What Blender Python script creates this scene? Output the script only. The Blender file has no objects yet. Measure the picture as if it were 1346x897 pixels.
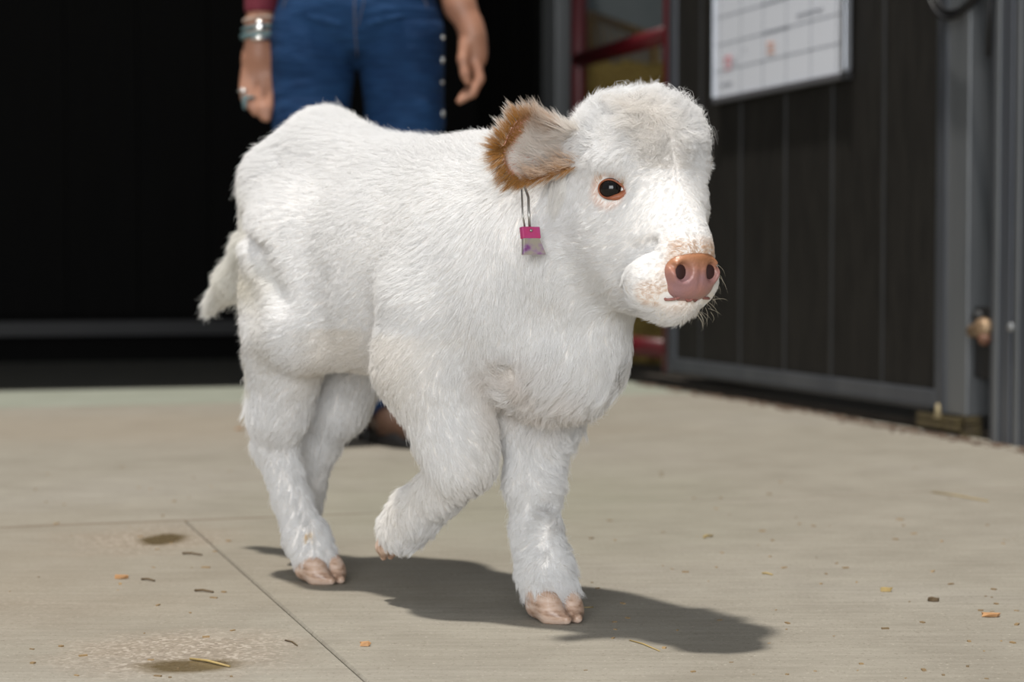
import bpy, math, random
import numpy as np
from mathutils import Vector, Matrix, kdtree
random.seed(7); rng = np.random.default_rng(7)
S = bpy.context.scene
C = S.collection

# ------------------------------------------------------------------ camera
CAMH = 0.42
TILT = math.atan((448.5-345)/2600)
cam = bpy.data.cameras.new('camera'); camo = bpy.data.objects.new('camera', cam); C.objects.link(camo)
camo.location = (0, 0, CAMH); camo.rotation_euler = (math.pi/2-TILT, 0, 0)
cam.sensor_width = 36; cam.lens = 2600/1346*36
cam.dof.use_dof = True; cam.dof.focus_distance = 2.15; cam.dof.aperture_fstop = 5.0
cam.clip_start = 0.05; cam.clip_end = 200
S.camera = camo
# ------------------------------------------------------------------ world, sun, exposure
w = bpy.data.worlds.new('world'); S.world = w; w.use_nodes = True
w.node_tree.nodes['Background'].inputs[0].default_value = (0.93, 0.96, 1.0, 1)
w.node_tree.nodes['Background'].inputs[1].default_value = 0.34
sl = bpy.data.lights.new('sun', 'SUN'); so = bpy.data.objects.new('sun', sl); C.objects.link(so)
sl.energy = 3.45; sl.angle = math.radians(2.6); sl.color = (1.0, 0.95, 0.88)
so.rotation_euler = Vector((0.15, 0.15, -1)).to_track_quat('-Z', 'Y').to_euler()
so.location = (-0.5, -1.0, 6)
S.view_settings.view_transform = 'Standard'; S.view_settings.look = 'None'
S.view_settings.exposure = 0.0; S.view_settings.gamma = 1; S.view_settings.use_curve_mapping = False

# added soft fill light behind the camera, brightens the calf's upright sides
al = bpy.data.lights.new('front_fill', 'AREA'); ao = bpy.data.objects.new('front_fill', al); C.objects.link(ao)
al.shape = 'RECTANGLE'; al.size = 4.5; al.size_y = 3.2; al.energy = 405; al.color = (.96, .98, 1.0)
ao.location = (-.6, -4.5, 1.9); ao.rotation_euler = (math.radians(90), 0, 0)

# ------------------------------------------------------------------ materials
def mat(name, col, rough=0.6, metal=0, spec=0.5, coat=0):
    m = bpy.data.materials.new(name); m.use_nodes = True
    b = m.node_tree.nodes['Principled BSDF']
    b.inputs['Base Color'].default_value = (*col, 1); b.inputs['Roughness'].default_value = rough
    b.inputs['Metallic'].default_value = metal; b.inputs['Specular IOR Level'].default_value = spec
    b.inputs['Coat Weight'].default_value = coat
    return m
class NB:
    def __init__(s, m): s.m = m; s.t = m.node_tree; s.n = s.t.nodes; s.b = s.n['Principled BSDF']
    def node(s, ty, **k):
        n = s.n.new(ty)
        for a, v in k.items(): setattr(n, a, v)
        return n
    def link(s, a, b): s.t.links.new(a, b)
    def noise(s, scale, detail=4, rough=.6, vec=None, dist=0):
        n = s.node('ShaderNodeTexNoise'); n.inputs['Scale'].default_value = scale
        n.inputs['Detail'].default_value = detail; n.inputs['Roughness'].default_value = rough
        n.inputs['Distortion'].default_value = dist
        if vec is not None: s.link(vec, n.inputs['Vector'])
        return n.outputs[0]
    def ramp(s, f, stops):
        r = s.node('ShaderNodeValToRGB'); e = r.color_ramp.elements
        while len(e) < len(stops): e.new(.5)
        for i, (p, c) in enumerate(stops):
            e[i].position = p; e[i].color = (*c, 1) if isinstance(c, tuple) else (c, c, c, 1)
        s.link(f, r.inputs[0]); return r.outputs[0]
    def mix(s, f, a, b, mode='MIX'):
        n = s.node('ShaderNodeMix', data_type='RGBA', blend_type=mode)
        for sock, v in ((n.inputs[0], f), (n.inputs[6], a), (n.inputs[7], b)):
            if hasattr(v, 'links'): s.link(v, sock)
            elif isinstance(v, tuple): sock.default_value = (*v, 1)
            else: sock.default_value = v
        return n.outputs[2]
    def math(s, op, a, b=0.0):
        n = s.node('ShaderNodeMath', operation=op)
        for i, v in enumerate((a, b)):
            if hasattr(v, 'links'): s.link(v, n.inputs[i])
            else: n.inputs[i].default_value = v
        return n.outputs[0]
    def coords(s, kind='Object', scale=(1, 1, 1), loc=(0, 0, 0), rot=(0, 0, 0)):
        t = s.node('ShaderNodeTexCoord'); m = s.node('ShaderNodeMapping')
        m.inputs['Scale'].default_value = scale; m.inputs['Location'].default_value = loc; m.inputs['Rotation'].default_value = rot
        s.link(t.outputs[kind], m.inputs[0]); return m.outputs[0]
    def bump(s, h, strength=.3, dist=.01):
        b = s.node('ShaderNodeBump'); b.inputs['Strength'].default_value = strength; b.inputs['Distance'].default_value = dist
        s.link(h, b.inputs['Height']); s.link(b.outputs[0], s.b.inputs['Normal'])
def noisy(name, c1, c2, scale=8, rough=.6, metal=0, bump=.2, bscale=60, stretch=(1, 1, 1), spec=.5):
    m = mat(name, c1, rough, metal, spec); n = NB(m); v = n.coords(scale=stretch)
    n.link(n.mix(n.ramp(n.noise(scale, 5, .6, v), [(.3, 0.0), (.7, 1.0)]), c1, c2), n.b.inputs['Base Color'])
    n.bump(n.noise(bscale, 4, .6, v), bump, .004)
    return m

# ------------------------------------------------------------------ object helpers
def link(name, me, m=None, parent=None):
    o = bpy.data.objects.new(name, me); C.objects.link(o)
    if m is not None and me is not None and hasattr(me, 'materials'):
        if len(me.materials) == 0: me.materials.append(m)
    if parent is not None: o.parent = parent
    return o
def tag(o, label=None, cat=None, group=None, kind=None):
    if label: o['label'] = label
    if cat: o['category'] = cat
    if group: o['group'] = group
    if kind: o['kind'] = kind
    return o
def empty(name, loc=(0, 0, 0), rz=0):
    o = bpy.data.objects.new(name, None); C.objects.link(o); o.location = loc; o.rotation_euler = (0, 0, rz)
    o.empty_display_size = .05
    return o
def mesh_np(name, V, Fq, smooth=True):
    V = np.asarray(V, dtype=np.float32); Fq = np.asarray(Fq, dtype=np.int32); k = Fq.shape[1]
    me = bpy.data.meshes.new(name)
    me.vertices.add(len(V)); me.vertices.foreach_set('co', V.ravel())
    me.loops.add(Fq.size); me.loops.foreach_set('vertex_index', Fq.ravel())
    me.polygons.add(len(Fq)); me.polygons.foreach_set('loop_start', np.arange(0, Fq.size, k, dtype=np.int32))
    me.update(calc_edges=True)
    me.polygons.foreach_set('use_smooth', np.full(len(Fq), smooth)); me.update()
    return me
class MB:
    "collects boxes, tubes and lathes into one mesh"
    def __init__(s): s.v = []; s.f = []; s.sm = []
    def add(s, vs, fs, smooth=False):
        o = len(s.v); s.v += [tuple(x) for x in vs]; s.f += [[i+o for i in f] for f in fs]; s.sm += [smooth]*len(fs); return s
    def box(s, c, d, M=None):
        x, y, z = c; a, b, e = d[0]/2, d[1]/2, d[2]/2
        vs = [Vector((x+i*a, y+j*b, z+k*e)) for i in (-1, 1) for j in (-1, 1) for k in (-1, 1)]
        if M is not None: vs = [M @ v for v in vs]
        return s.add(vs, [(0, 1, 3, 2), (4, 6, 7, 5), (0, 4, 5, 1), (2, 3, 7, 6), (0, 2, 6, 4), (1, 5, 7, 3)])
    def tube(s, pts, r, n=10, caps=True, closed=False):
        pts = [Vector(p) for p in pts]; m = len(pts); rs = r if isinstance(r, (list, tuple)) else [r]*m
        vs = []; prev = None
        for i, p in enumerate(pts):
            if closed: t = (pts[(i+1) % m]-pts[i-1]).normalized()
            else: t = (pts[min(i+1, m-1)]-pts[max(i-1, 0)]).normalized()
            if prev is None: u = t.orthogonal().normalized()
            else: u = (prev-t*prev.dot(t)).normalized()
            prev = u; wv = t.cross(u)
            vs += [p+(u*math.cos(2*math.pi*k/n)+wv*math.sin(2*math.pi*k/n))*rs[i] for k in range(n)]
        fs = []
        for i in range(m if closed else m-1):
            j = (i+1) % m
            fs += [(i*n+k, i*n+(k+1) % n, j*n+(k+1) % n, j*n+k) for k in range(n)]
        s.add(vs, fs, True)
        if caps and not closed:
            o = len(s.v)-m*n
            s.f += [[o+k for k in range(n)][::-1], [o+(m-1)*n+k for k in range(n)]]; s.sm += [False, False]
        return s
    def ball(s, c, r, n=12, M=None):
        r = r if isinstance(r, (list, tuple)) else (r, r, r); vs = []; fs = []
        h = n//2
        for i in range(h+1):
            a = math.pi*i/h
            for k in range(n):
                b = 2*math.pi*k/n; v = Vector((c[0]+r[0]*math.sin(a)*math.cos(b), c[1]+r[1]*math.sin(a)*math.sin(b), c[2]+r[2]*math.cos(a)))
                vs.append(M @ v if M is not None else v)
        for i in range(h):
            fs += [(i*n+k, (i+1)*n+k, (i+1)*n+(k+1) % n, i*n+(k+1) % n) for k in range(n)]
        return s.add(vs, fs, True)
    def build(s, name, m, parent=None, bevel=0):
        me = bpy.data.meshes.new(name); me.from_pydata([tuple(v) for v in s.v], [], s.f)
        me.polygons.foreach_set('use_smooth', s.sm); me.validate(); me.update()
        o = link(name, me, m, parent)
        if bevel:
            b = o.modifiers.new('bevel', 'BEVEL'); b.width = bevel; b.segments = 2; b.limit_method = 'ANGLE'
        return o

# ------------------------------------------------------------------ signed distance modelling
class SDF:
    "a voxel field that smooth blends round cones and ellipsoids, meshed by surface nets"
    def __init__(s, lo, hi, h):
        s.h = h; s.lo = np.array(lo, float); s.n = (np.ceil((np.array(hi)-s.lo)/h).astype(int)+1)
        s.F = np.full(s.n, 0.06, np.float32)
    def block(s, lo, hi):
        a = np.clip(np.floor((lo-s.lo)/s.h).astype(int), 0, s.n-1); b = np.clip(np.ceil((hi-s.lo)/s.h).astype(int)+1, 1, s.n)
        if np.any(b <= a): return None
        ax = [(s.lo[i]+np.arange(a[i], b[i])*s.h).astype(np.float32) for i in range(3)]
        sl_ = tuple(slice(a[i], b[i]) for i in range(3))
        return sl_, ax[0][:, None, None], ax[1][None, :, None], ax[2][None, None, :]
    def blend(s, sl_, D, k, sub):
        A = s.F[sl_]
        if sub:
            D = -D; hh = np.clip(.5-.5*(A-D)/k, 0, 1); s.F[sl_] = A*(1-hh)+D*hh+k*hh*(1-hh)
        else:
            hh = np.clip(.5+.5*(A-D)/k, 0, 1); s.F[sl_] = A*(1-hh)+D*hh-k*hh*(1-hh)
    def cone(s, a, b, r1, r2, k=.02, sub=False):
        a = np.array(a, float); b = np.array(b, float); R = max(r1, r2)+k+.012
        B = s.block(np.minimum(a, b)-R, np.maximum(a, b)+R)
        if B is None: return s
        sl_, X, Y, Z = B; ba = b-a; L2 = max(ba@ba, 1e-9)
        t = np.clip(((X-a[0])*ba[0]+(Y-a[1])*ba[1]+(Z-a[2])*ba[2])/L2, 0, 1)
        D = np.sqrt((X-a[0]-ba[0]*t)**2+(Y-a[1]-ba[1]*t)**2+(Z-a[2]-ba[2]*t)**2)-(r1+(r2-r1)*t)
        s.blend(sl_, D.astype(np.float32), k, sub); return s
    def chain(s, pts, k=.02, sub=False):
        for p, q in zip(pts[:-1], pts[1:]): s.cone(p[:3], q[:3], p[3], q[3], k, sub)
        return s
    def ell(s, c, r, k=.03, R=None, sub=False):
        "R rows are the local axes"
        c = np.array(c, float); r = np.array(r, float); m = r.max()+k+.012
        if R is None: ext = r+k+.012; R = np.eye(3)
        else: ext = np.full(3, m)
        B = s.block(c-ext, c+ext)
        if B is None: return s
        sl_, X, Y, Z = B; x, y, z = X-c[0], Y-c[1], Z-c[2]
        q = [(R[i][0]*x+R[i][1]*y+R[i][2]*z) for i in range(3)]
        k0 = np.sqrt(sum((q[i]/r[i])**2 for i in range(3))); k1 = np.sqrt(sum((q[i]/r[i]**2)**2 for i in range(3)))
        D = k0*(k0-1)/np.maximum(k1, 1e-6)
        s.blend(sl_, D.astype(np.float32), k, sub); return s
    def mesh(s, name):
        F = s.F; F[0] = F[-1] = .05; F[:, 0] = F[:, -1] = .05; F[:, :, 0] = F[:, :, -1] = .05
        I = F < 0; n = s.n; cn = n-1
        c = np.zeros(cn, np.int8)
        for dx in (0, 1):
            for dy in (0, 1):
                for dz in (0, 1): c += I[dx:cn[0]+dx, dy:cn[1]+dy, dz:cn[2]+dz]
        act = np.argwhere((c > 0) & (c < 8)); idx = np.full(cn, -1, np.int32); idx[tuple(act.T)] = np.arange(len(act))
        P = np.zeros((len(act), 3)); W = np.zeros(len(act))
        cor = [(dx, dy, dz) for dx in (0, 1) for dy in (0, 1) for dz in (0, 1)]
        for ca in cor:
            for ax in range(3):
                if ca[ax]: continue
                cb = list(ca); cb[ax] = 1
                fa = F[act[:, 0]+ca[0], act[:, 1]+ca[1], act[:, 2]+ca[2]].astype(float); fb = F[act[:, 0]+cb[0], act[:, 1]+cb[1], act[:, 2]+cb[2]].astype(float)
                mk = (fa < 0) != (fb < 0); t = np.where(mk, fa/np.where(mk, fa-fb, 1), 0)
                p = np.array(ca, float)+np.outer(t, [ax == 0, ax == 1, ax == 2])
                P[mk] += p[mk]; W[mk] += 1
        V = s.lo+(act+P/W[:, None])*s.h
        Q = []
        for ax in range(3):
            b1, b2 = [(1, 2), (2, 0), (0, 1)][ax]
            a0 = [slice(1, -1)]*3; a1 = [slice(1, -1)]*3; a0[ax] = slice(0, -1); a1[ax] = slice(1, None)
            x0 = I[tuple(a0)]; x1 = I[tuple(a1)]; e = np.argwhere(x0 != x1)
            off = np.ones(3, int); off[ax] = 0; e = e+off
            ins = I[tuple(e.T)]
            def cell(d1, d2):
                q = e.copy(); q[:, b1] -= d1; q[:, b2] -= d2; return idx[tuple(q.T)]
            q = np.stack([cell(1, 1), cell(0, 1), cell(0, 0), cell(1, 0)], 1)
            q[~ins] = q[~ins][:, ::-1]; Q.append(q)
        Q = np.concatenate(Q)
        return mesh_np(name, V, Q)

def unit(v): return v/np.maximum(np.linalg.norm(v, axis=-1, keepdims=True), 1e-9)
def sinfield(P, freq, seed, dim=3):
    r = np.random.default_rng(seed); out = np.zeros((len(P), dim))
    for _ in range(5):
        K = r.normal(size=(3, dim))*freq; out += np.sin(P @ K+r.uniform(0, 6.28, dim))
    return out/5**.5
def sample_mesh(me, count, r):
    nv = len(me.vertices); V = np.empty(nv*3, np.float32); me.vertices.foreach_get('co', V); V = V.reshape(-1, 3).astype(float)
    N = np.empty(nv*3, np.float32); me.vertices.foreach_get('normal', N); N = N.reshape(-1, 3).astype(float)
    me.calc_loop_triangles(); T = np.empty(len(me.loop_triangles)*3, np.int32); me.loop_triangles.foreach_get('vertices', T); T = T.reshape(-1, 3)
    A = np.linalg.norm(np.cross(V[T[:, 1]]-V[T[:, 0]], V[T[:, 2]]-V[T[:, 0]]), axis=1)
    ti = r.choice(len(T), count, p=A/A.sum()); a, b = r.random(count), r.random(count); f = a+b > 1; a[f] = 1-a[f]; b[f] = 1-b[f]
    c = 1-a-b; t = T[ti]
    return (V[t[:, 0]]*a[:, None]+V[t[:, 1]]*b[:, None]+V[t[:, 2]]*c[:, None], unit(N[t[:, 0]]*a[:, None]+N[t[:, 1]]*b[:, None]+N[t[:, 2]]*c[:, None]))
def hair(name, P, N, Dr, L, lift, rad, col, m, parent, npt=5, clump=.6, gsp=.012, seed=1, curl=None, wob=.12):
    "P roots, N normals, Dr comb direction, L length, lift 0..1, col per hair; one hair curves object"
    r = np.random.default_rng(seed); n = len(P); K = max(8, n//20)
    tan = unit(Dr-N*np.sum(Dr*N, 1, keepdims=True))
    t = np.linspace(0, 1, npt)
    def shape(N_, T_, L_, li):
        o = np.zeros((len(N_), npt, 3))
        for i, tt in enumerate(t):
            o[:, i] = L_[:, None]*(N_*(li*(tt-.35*tt*tt))[:, None]+T_*((1-li)*tt+.38*tt*tt)[:, None])
        return o
    off = shape(N, tan, L, lift)
    jit = r.normal(size=(n, 3))*wob
    off += jit[:, None, :]*(t**1.3)[None, :, None]*L[:, None, None]
    if curl is not None:
        ph = sinfield(P, 55, seed+5, 3); ph2 = r.normal(size=(n, 3))*.15
        off += (np.sin(t[None, :, None]*7.0+ph[:, None, :]*3+ph2[:, None, :]) - np.sin(ph*3+ph2)[:, None, :])*(curl*L)[:, None, None]*t[None, :, None]
    pos = P[:, None, :]+off
    gi = r.choice(n, K, replace=False); kd = kdtree.KDTree(K)
    for j, g in enumerate(gi): kd.insert(P[g], j)
    kd.balance(); near = np.fromiter((kd.find(p)[1] for p in P), np.int32, n)
    G = pos[gi][near]; wv = (clump*(t**1.2))[None, :, None] if np.isscalar(clump) else clump[:, None, None]*(t**1.2)[None, :, None]
    pos = pos*(1-wv)+G*wv
    hc = bpy.data.hair_curves.new(name); hc.add_curves([npt]*n)
    hc.attributes['position'].data.foreach_set('vector', pos.astype(np.float32).ravel())
    ra = hc.attributes.get('radius') or hc.attributes.new('radius', 'FLOAT', 'POINT')
    rr = (rad[:, None] if not np.isscalar(rad) else np.full((n, 1), rad))*(1-.85*t[None, :]**1.5)
    ra.data.foreach_set('value', rr.astype(np.float32).ravel())
    ca = hc.attributes.new('tint', 'FLOAT_COLOR', 'CURVE')
    c4 = np.ones((n, 4), np.float32); c4[:, :3] = col; ca.data.foreach_set('color', c4.ravel())
    hc.materials.append(m)
    return tag(link(name, hc, None, parent), kind='stuff')

# hair material: colour of each hair comes from the hair itself
hairm = mat('fur_hair', (.9, .9, .9), .55, 0, .25); nb = NB(hairm)
at_ = nb.node('ShaderNodeAttribute'); at_.attribute_name = 'tint'
nb.link(at_.outputs['Color'], nb.b.inputs['Base Color'])
tr = nb.node('ShaderNodeBsdfTranslucent'); nb.link(at_.outputs['Color'], tr.inputs[0])
mx = nb.node('ShaderNodeMixShader'); mx.inputs[0].default_value = .35
out = nb.n['Material Output']; nb.link(nb.b.outputs[0], mx.inputs[1]); nb.link(tr.outputs[0], mx.inputs[2]); nb.link(mx.outputs[0], out.inputs[0])
# ================================================================== THE BARN
# wall frame: p runs along the right wall towards the camera, n points into the aisle, z up
E2 = Vector((.298, -.955, 0)).normalized(); NN = Vector((-E2.y*-1, -E2.x, 0)); NN = Vector((E2.y, -E2.x, 0))   # NN points to the left, into the aisle
A0 = Vector((.53, 6.6, 0))
BM = Matrix.Translation(A0) @ Matrix(((E2.x, NN.x, 0, 0), (E2.y, NN.y, 0, 0), (0, 0, 1, 0), (0, 0, 0, 1)))
def bbox(p0, p1, n0, n1, z0, z1, mb=None):
    return (mb or MB()).box(((p0+p1)/2, (n0+n1)/2, (z0+z1)/2), (abs(p1-p0), abs(n1-n0), abs(z1-z0)))
def barn(o): o.matrix_world = BM; return o
def bempty(name, p, n, z=0):
    o = empty(name); o.matrix_world = BM @ Matrix.Translation((p, n, z)); return o
def child(o): return o

# floor: dirt base, poured concrete slabs with joints, darker slabs at the back
def concrete():
    m = mat('concrete', (0.367, 0.339, 0.290), .8, 0, .3); n = NB(m)
    t = n.node('ShaderNodeTexCoord'); v = t.outputs['Object']
    big = n.ramp(n.noise(1.1, 4, .6, v, .6), [(.32, (0.251, 0.230, 0.183)), (.5, (0.293, 0.271, 0.222)), (.68, (0.337, 0.317, 0.277))])
    mid = n.mix(.55, big, n.ramp(n.noise(7, 6, .65, v), [(.3, (0.214, 0.191, 0.155)), (.7, (0.355, 0.329, 0.275))]))
    # broomed streaks along the aisle
    sv = n.node('ShaderNodeMapping'); sv.inputs['Scale'].default_value = (8, 70, 1); sv.inputs['Rotation'].default_value = (0, 0, .3); n.link(v, sv.inputs[0])
    st = n.noise(1, 3, .6, sv.outputs[0]); mid = n.mix(.22, mid, n.ramp(st, [(.35, (0.190, 0.172, 0.139)), (.65, (0.380, 0.351, 0.302))]))
    sp = n.noise(190, 2, .7, v); mid = n.mix(n.ramp(sp, [(.60, 0.0), (.72, .75)]), mid, (0.135, 0.109, 0.079))
    mid = n.mix(n.ramp(sp, [(.27, .7), (.37, 0.0)]), mid, (0.514, 0.472, 0.398))
    def spot(x, y, rx, ry, edge, rough_scale=9, amt=.5, rot=0.0):
        mp = n.node('ShaderNodeMapping', vector_type='TEXTURE'); mp.inputs['Location'].default_value = (x, y, 0); mp.inputs['Scale'].default_value = (rx, ry, 1); mp.inputs['Rotation'].default_value = (0, 0, rot)
        n.link(v, mp.inputs[0]); s_ = n.node('ShaderNodeSeparateXYZ'); n.link(mp.outputs[0], s_.inputs[0])
        q = n.math('SQRT', n.math('ADD', n.math('MULTIPLY', s_.outputs[0], s_.outputs[0]), n.math('MULTIPLY', s_.outputs[1], s_.outputs[1])))
        q = n.math('ADD', q, n.math('MULTIPLY', n.math('SUBTRACT', n.noise(rough_scale, 5, .65, v), .5), amt*2))
        return n.ramp(q, [(max(0, 1-edge), 1.0), (1.0, 0.0)])
    # greener stain below the calf, brown wash by the joint
    mid = n.mix(n.math('MULTIPLY', spot(-.02, 3.5, .55, .9, .7, 2.5), .35), mid, (0.269, 0.272, 0.199))
    mid = n.mix(n.math('MULTIPLY', spot(-1.0, 5.0, 1.5, .7, .7, 2.5), .4), mid, (0.300, 0.248, 0.187))
    agg1 = spot(-.56, 2.98, .17, .20, .7, 10, .7); agg2 = spot(-.36, 2.12, .16, .17, .6, 10, .6); agg3 = spot(-.70, 2.40, .36, .28, .9, 9, .8)
    vor = n.node('ShaderNodeTexVoronoi'); vor.inputs['Scale'].default_value = 230; n.link(v, vor.inputs['Vector'])
    sepv = n.node('ShaderNodeSeparateXYZ'); n.link(vor.outputs['Color'], sepv.inputs[0])
    ag = n.ramp(sepv.outputs[0], [(.0, (.17, .12, .085)), (.45, (.29, .23, .17)), (.75, (.38, .31, .25)), (.95, (.60, .52, .44))])
    am = n.math('MULTIPLY', n.math('ADD', n.math('ADD', agg1, agg2), n.math('MULTIPLY', agg3, .4)), .50)
    mid = n.mix(n.math('MINIMUM', am, .8), mid, ag)
    w1 = spot(-.53, 2.985, .045, .075, .5, 18, .45); w2 = spot(-.335, 2.045, .07, .045, .5, 18, .4)
    mid = n.mix(n.math('MULTIPLY', spot(-.75, 2.7, .75, .8, .8, 3, .5), .35), mid, (.235, .19, .13))
    jd = n.math('MAXIMUM', spot(-.62, 3.179, .62, .014, .7, 12, .25, .3024), n.math('MULTIPLY', spot(.9, 3.653, .9, .012, .8, 12, .3, .3024), .4))
    mid = n.mix(n.math('MULTIPLY', jd, .6), mid, (.15, .105, .065))
    wet = n.math('MAXIMUM', w1, w2); mid = n.mix(n.math('MULTIPLY', wet, .85), mid, (0.129, 0.091, 0.039))
    n.link(mid, n.b.inputs['Base Color'])
    n.link(n.ramp(wet, [(.2, .82), (.9, .22)]), n.b.inputs['Roughness'])
    h = n.math('ADD', n.math('MULTIPLY', n.noise(120, 4, .7, v), .5), n.math('MULTIPLY', n.math('MULTIPLY', sepv.outputs[0], am), 1.2))
    n.bump(n.math('ADD', h, n.math('MULTIPLY', st, .3)), .35, .003)
    return m
conc = concrete()
dirt = noisy('dirt', (.06, .045, .032), (.13, .10, .07), 12, .95, 0, .6, 90)
floor = tag(MB().box((0, 6, -.09), (30, 34, .1)).build('floor', dirt), kind='structure')
JG = .0013
def slab(name, p0, p1, n0, n1, m, z=0.0, lab=None):
    # world-space vertices so the concrete pattern is continuous
    vs = []
    mb = MB()
    for (zz, g) in ((z, JG+.002), (z-.003, JG), (z-.05, JG)):
        for (p, q) in ((p0+g, n0+g), (p1-g, n0+g), (p1-g, n1-g), (p0+g, n1-g)): vs.append(BM @ Vector((p, q, zz)))
    fs = [(0, 1, 2, 3)]
    for k in (0, 4):
        for i in range(4): fs.append((k+i, k+4+i, k+4+(i+1) % 4, k+(i+1) % 4))
    mb.add(vs, fs); o = mb.build(name, m, floor)
    if lab: o['label'] = lab
    return o
def inv(x, y): v = BM.inverted() @ Vector((x, y, 0)); return v.x, v.y
pj, _ = inv(-.60, 3.185); _, nj = inv(-.256, 2.32); pe, _ = inv(-1.30, 6.56); pa, _ = inv(-1.2, 5.78)
slab('floor_slab', pj, 11.5, nj, 7.0, conc)
slab('floor_slab', pj, 11.5, .0, nj, conc)
slab('floor_slab', pa, pj, .0, 7.0, conc)
apron = noisy('apron_concrete', (.26, .275, .22), (.31, .325, .27), 5, .8, 0, .3, 120)
slab('floor_slab', pe, pa, .0, 7.0, apron, lab='greenish grey strip of concrete in front of the dark slabs')
dslabm = noisy('dark_slab', (.035, .034, .025), (.05, .047, .036), 6, .85, 0, .3, 90)
for k in range(5): slab('dark_slab', pe-3.3, pe, .02+k*1.4, .02+(k+1)*1.4, dslabm, .002, 'dark floor slab at the back of the aisle' if k == 0 else None)

blk = noisy('black_panel', (.003, .0029, .0028), (.004, .0039, .0037), 4, .8, 0, .2, 60, (6, 6, .6), .08)
dpan = noisy('dark_panel', (.012, .011, .0098), (.024, .022, .019), 9, .7, 0, .35, 70, (5, 5, .7), .2)
steel = noisy('grey_steel', (.075, .082, .097), (.11, .117, .13), 3, .42, .35, .08, 40, (3, 3, .6))
steel2 = noisy('pale_steel', (.13, .14, .148), (.165, .172, .178), 3, .42, .3, .08, 40, (3, 3, .6))
steeld = noisy('dark_steel', (.026, .027, .028), (.040, .040, .040), 5, .6, .1, .1, 50)
redm = noisy('red_paint', (.10, .006, .010), (.07, .004, .007), 6, .4, 0, .1, 40)
# back wall with boards and its bottom rail
pb, _ = inv(-2.12, 8.2)
wb = tag(barn(bbox(pb-.10, pb-.03, -.02, 7.6, 0, 3.2).build('wall_back', blk)), kind='structure')
me0 = None
for k in range(25):
    o = bbox(-.0135, .0135, -.148, .148, .20, 3.18).build('board', blk, wb) if me0 is None else link('board', me0, None, wb)
    me0 = o.data; o.location = (pb-.015, .135+k*.30, 0)
railb = noisy('black_rail', (.010, .010, .011), (.014, .014, .014), 5, .6, .0, .1, 50)
bd = tag(barn(bbox(pb+.0, pb+.03, .0, 7.5, .11, .175).build('trim_1', railb, None, .004)), kind='structure')

# right wall: header above everything, plain wall behind the door run
wr = tag(barn(bbox(-3.2, -1.42, -.12, -.02, 0, 3.2).build('wall_right', blk)), kind='structure')
for k in range(6):
    o = bbox(0, .27, -.018, 0, .05, 3.1).build('board', blk, wr); o.location = (-3.15+k*.285, 0, 0)
ft = tag(bempty('steel_post', -1.29, 0), 'grey steel post standing left of the dark red gate', 'post')
bbox(-.085, .085, -.09, 0, 0, 3.0).build('post_body', steel2, ft, .004)
bbox(-.13, -.086, -.08, -.01, 0, 3.0).build('side_channel', steeld, ft, .003)
# gate
g = tag(bempty('stall_gate', -.52, -.03), 'dark red tubular gate across the hay stall behind the calf', 'gate')
for p in (-.50, .45):
    MB().tube([(p, 0, .05), (p, 0, 2.2)], .030, 12).build('gate_post', redm, g)
for z_, rr in ((1.19, .030), (.125, .034), (2.15, .03), (.72, .022)):
    MB().tube([(-.50, 0, z_), (.45, 0, z_)], rr, 12).build('gate_rail', redm, g)
# stall behind the gate
si = noisy('stall_blue_grey', (.16, .19, .20), (.21, .24, .25), 2, .7, 0, .2, 40)
ws = tag(barn(bbox(-6.2, 2.3, -2.6, -2.5, 0, 3.2).build('wall_stall', si)), kind='structure')
for k in range(28):
    o = bbox(0, .295, -.0, .02, .02, 3.1).build('board', si, ws); o.location = (-6.1+k*.30, -2.5, 0)
we = tag(barn(bbox(-6.3, -6.2, -2.6, .0, 0, 3.2).build('wall_end', si)), kind='structure')
tag(barn(bbox(2.3, 2.4, -2.6, -.2, 0, 3.2).build('wall_front', si)), kind='structure')
haym = noisy('hay', (.42, .30, .08), (.22, .15, .045), 40, .95, 0, .9, 120, (1, 1, 3))
def bale(p, n, z, rz, lab):
    t = bempty('hay_bale', p, n, z); t.matrix_world = BM @ Matrix.Translation((p, n, z)) @ Matrix.Rotation(rz, 4, 'Z')
    tag(t, lab, 'hay bale', 'hay bales stacked in the stall')
    mb = MB(); nx, ny, nz = 14, 8, 7; mb.box((0, 0, .19), (.9, .46, .38)); o = mb.build('bale_body', haym, t, .03)
    sb = o.modifiers.new('sub', 'SUBSURF'); sb.subdivision_type = 'SIMPLE'; sb.levels = sb.render_levels = 4
    tx = bpy.data.textures.get('haydisp') or bpy.data.textures.new('haydisp', 'CLOUDS'); tx.noise_scale = .05
    dm = o.modifiers.new('rough', 'DISPLACE'); dm.texture = tx; dm.strength = .05
    for x in (-.2, .2): MB().tube([(x, -.245, .0), (x, -.25, .385), (x, .25, .385), (x, .245, 0)], .004, 6).build('twine', mat('twine', (.35, .16, .05)), t)
bale(-1.92, -.47, 0, .06, 'yellow hay bale lying at the bottom of the stack behind the gate')
bale(-1.95, -.47, .43, -.05, 'yellow hay bale in the middle of the stack behind the gate')
bale(-1.9, -.49, .86, .08, 'yellow-brown hay bale on top of the stack behind the red gate')
ybm = noisy('yellow_plastic', (.65, .50, .05), (.55, .42, .04), 5, .5)
t = tag(bempty('feed_tub', .0, -.42), 'yellow feed tub on the ground behind the lowest red rail', 'tub')
MB().tube([(0, 0, .01), (0, 0, .04), (0, 0, .20)], [.17, .175, .21], 24).build('tub_wall', ybm, t)
MB().tube([(.21*math.cos(a), .21*math.sin(a), .20) for a in [2*math.pi*k/24 for k in range(24)]], .012, 8, closed=True).build('tub_rim', ybm, t)
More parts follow.
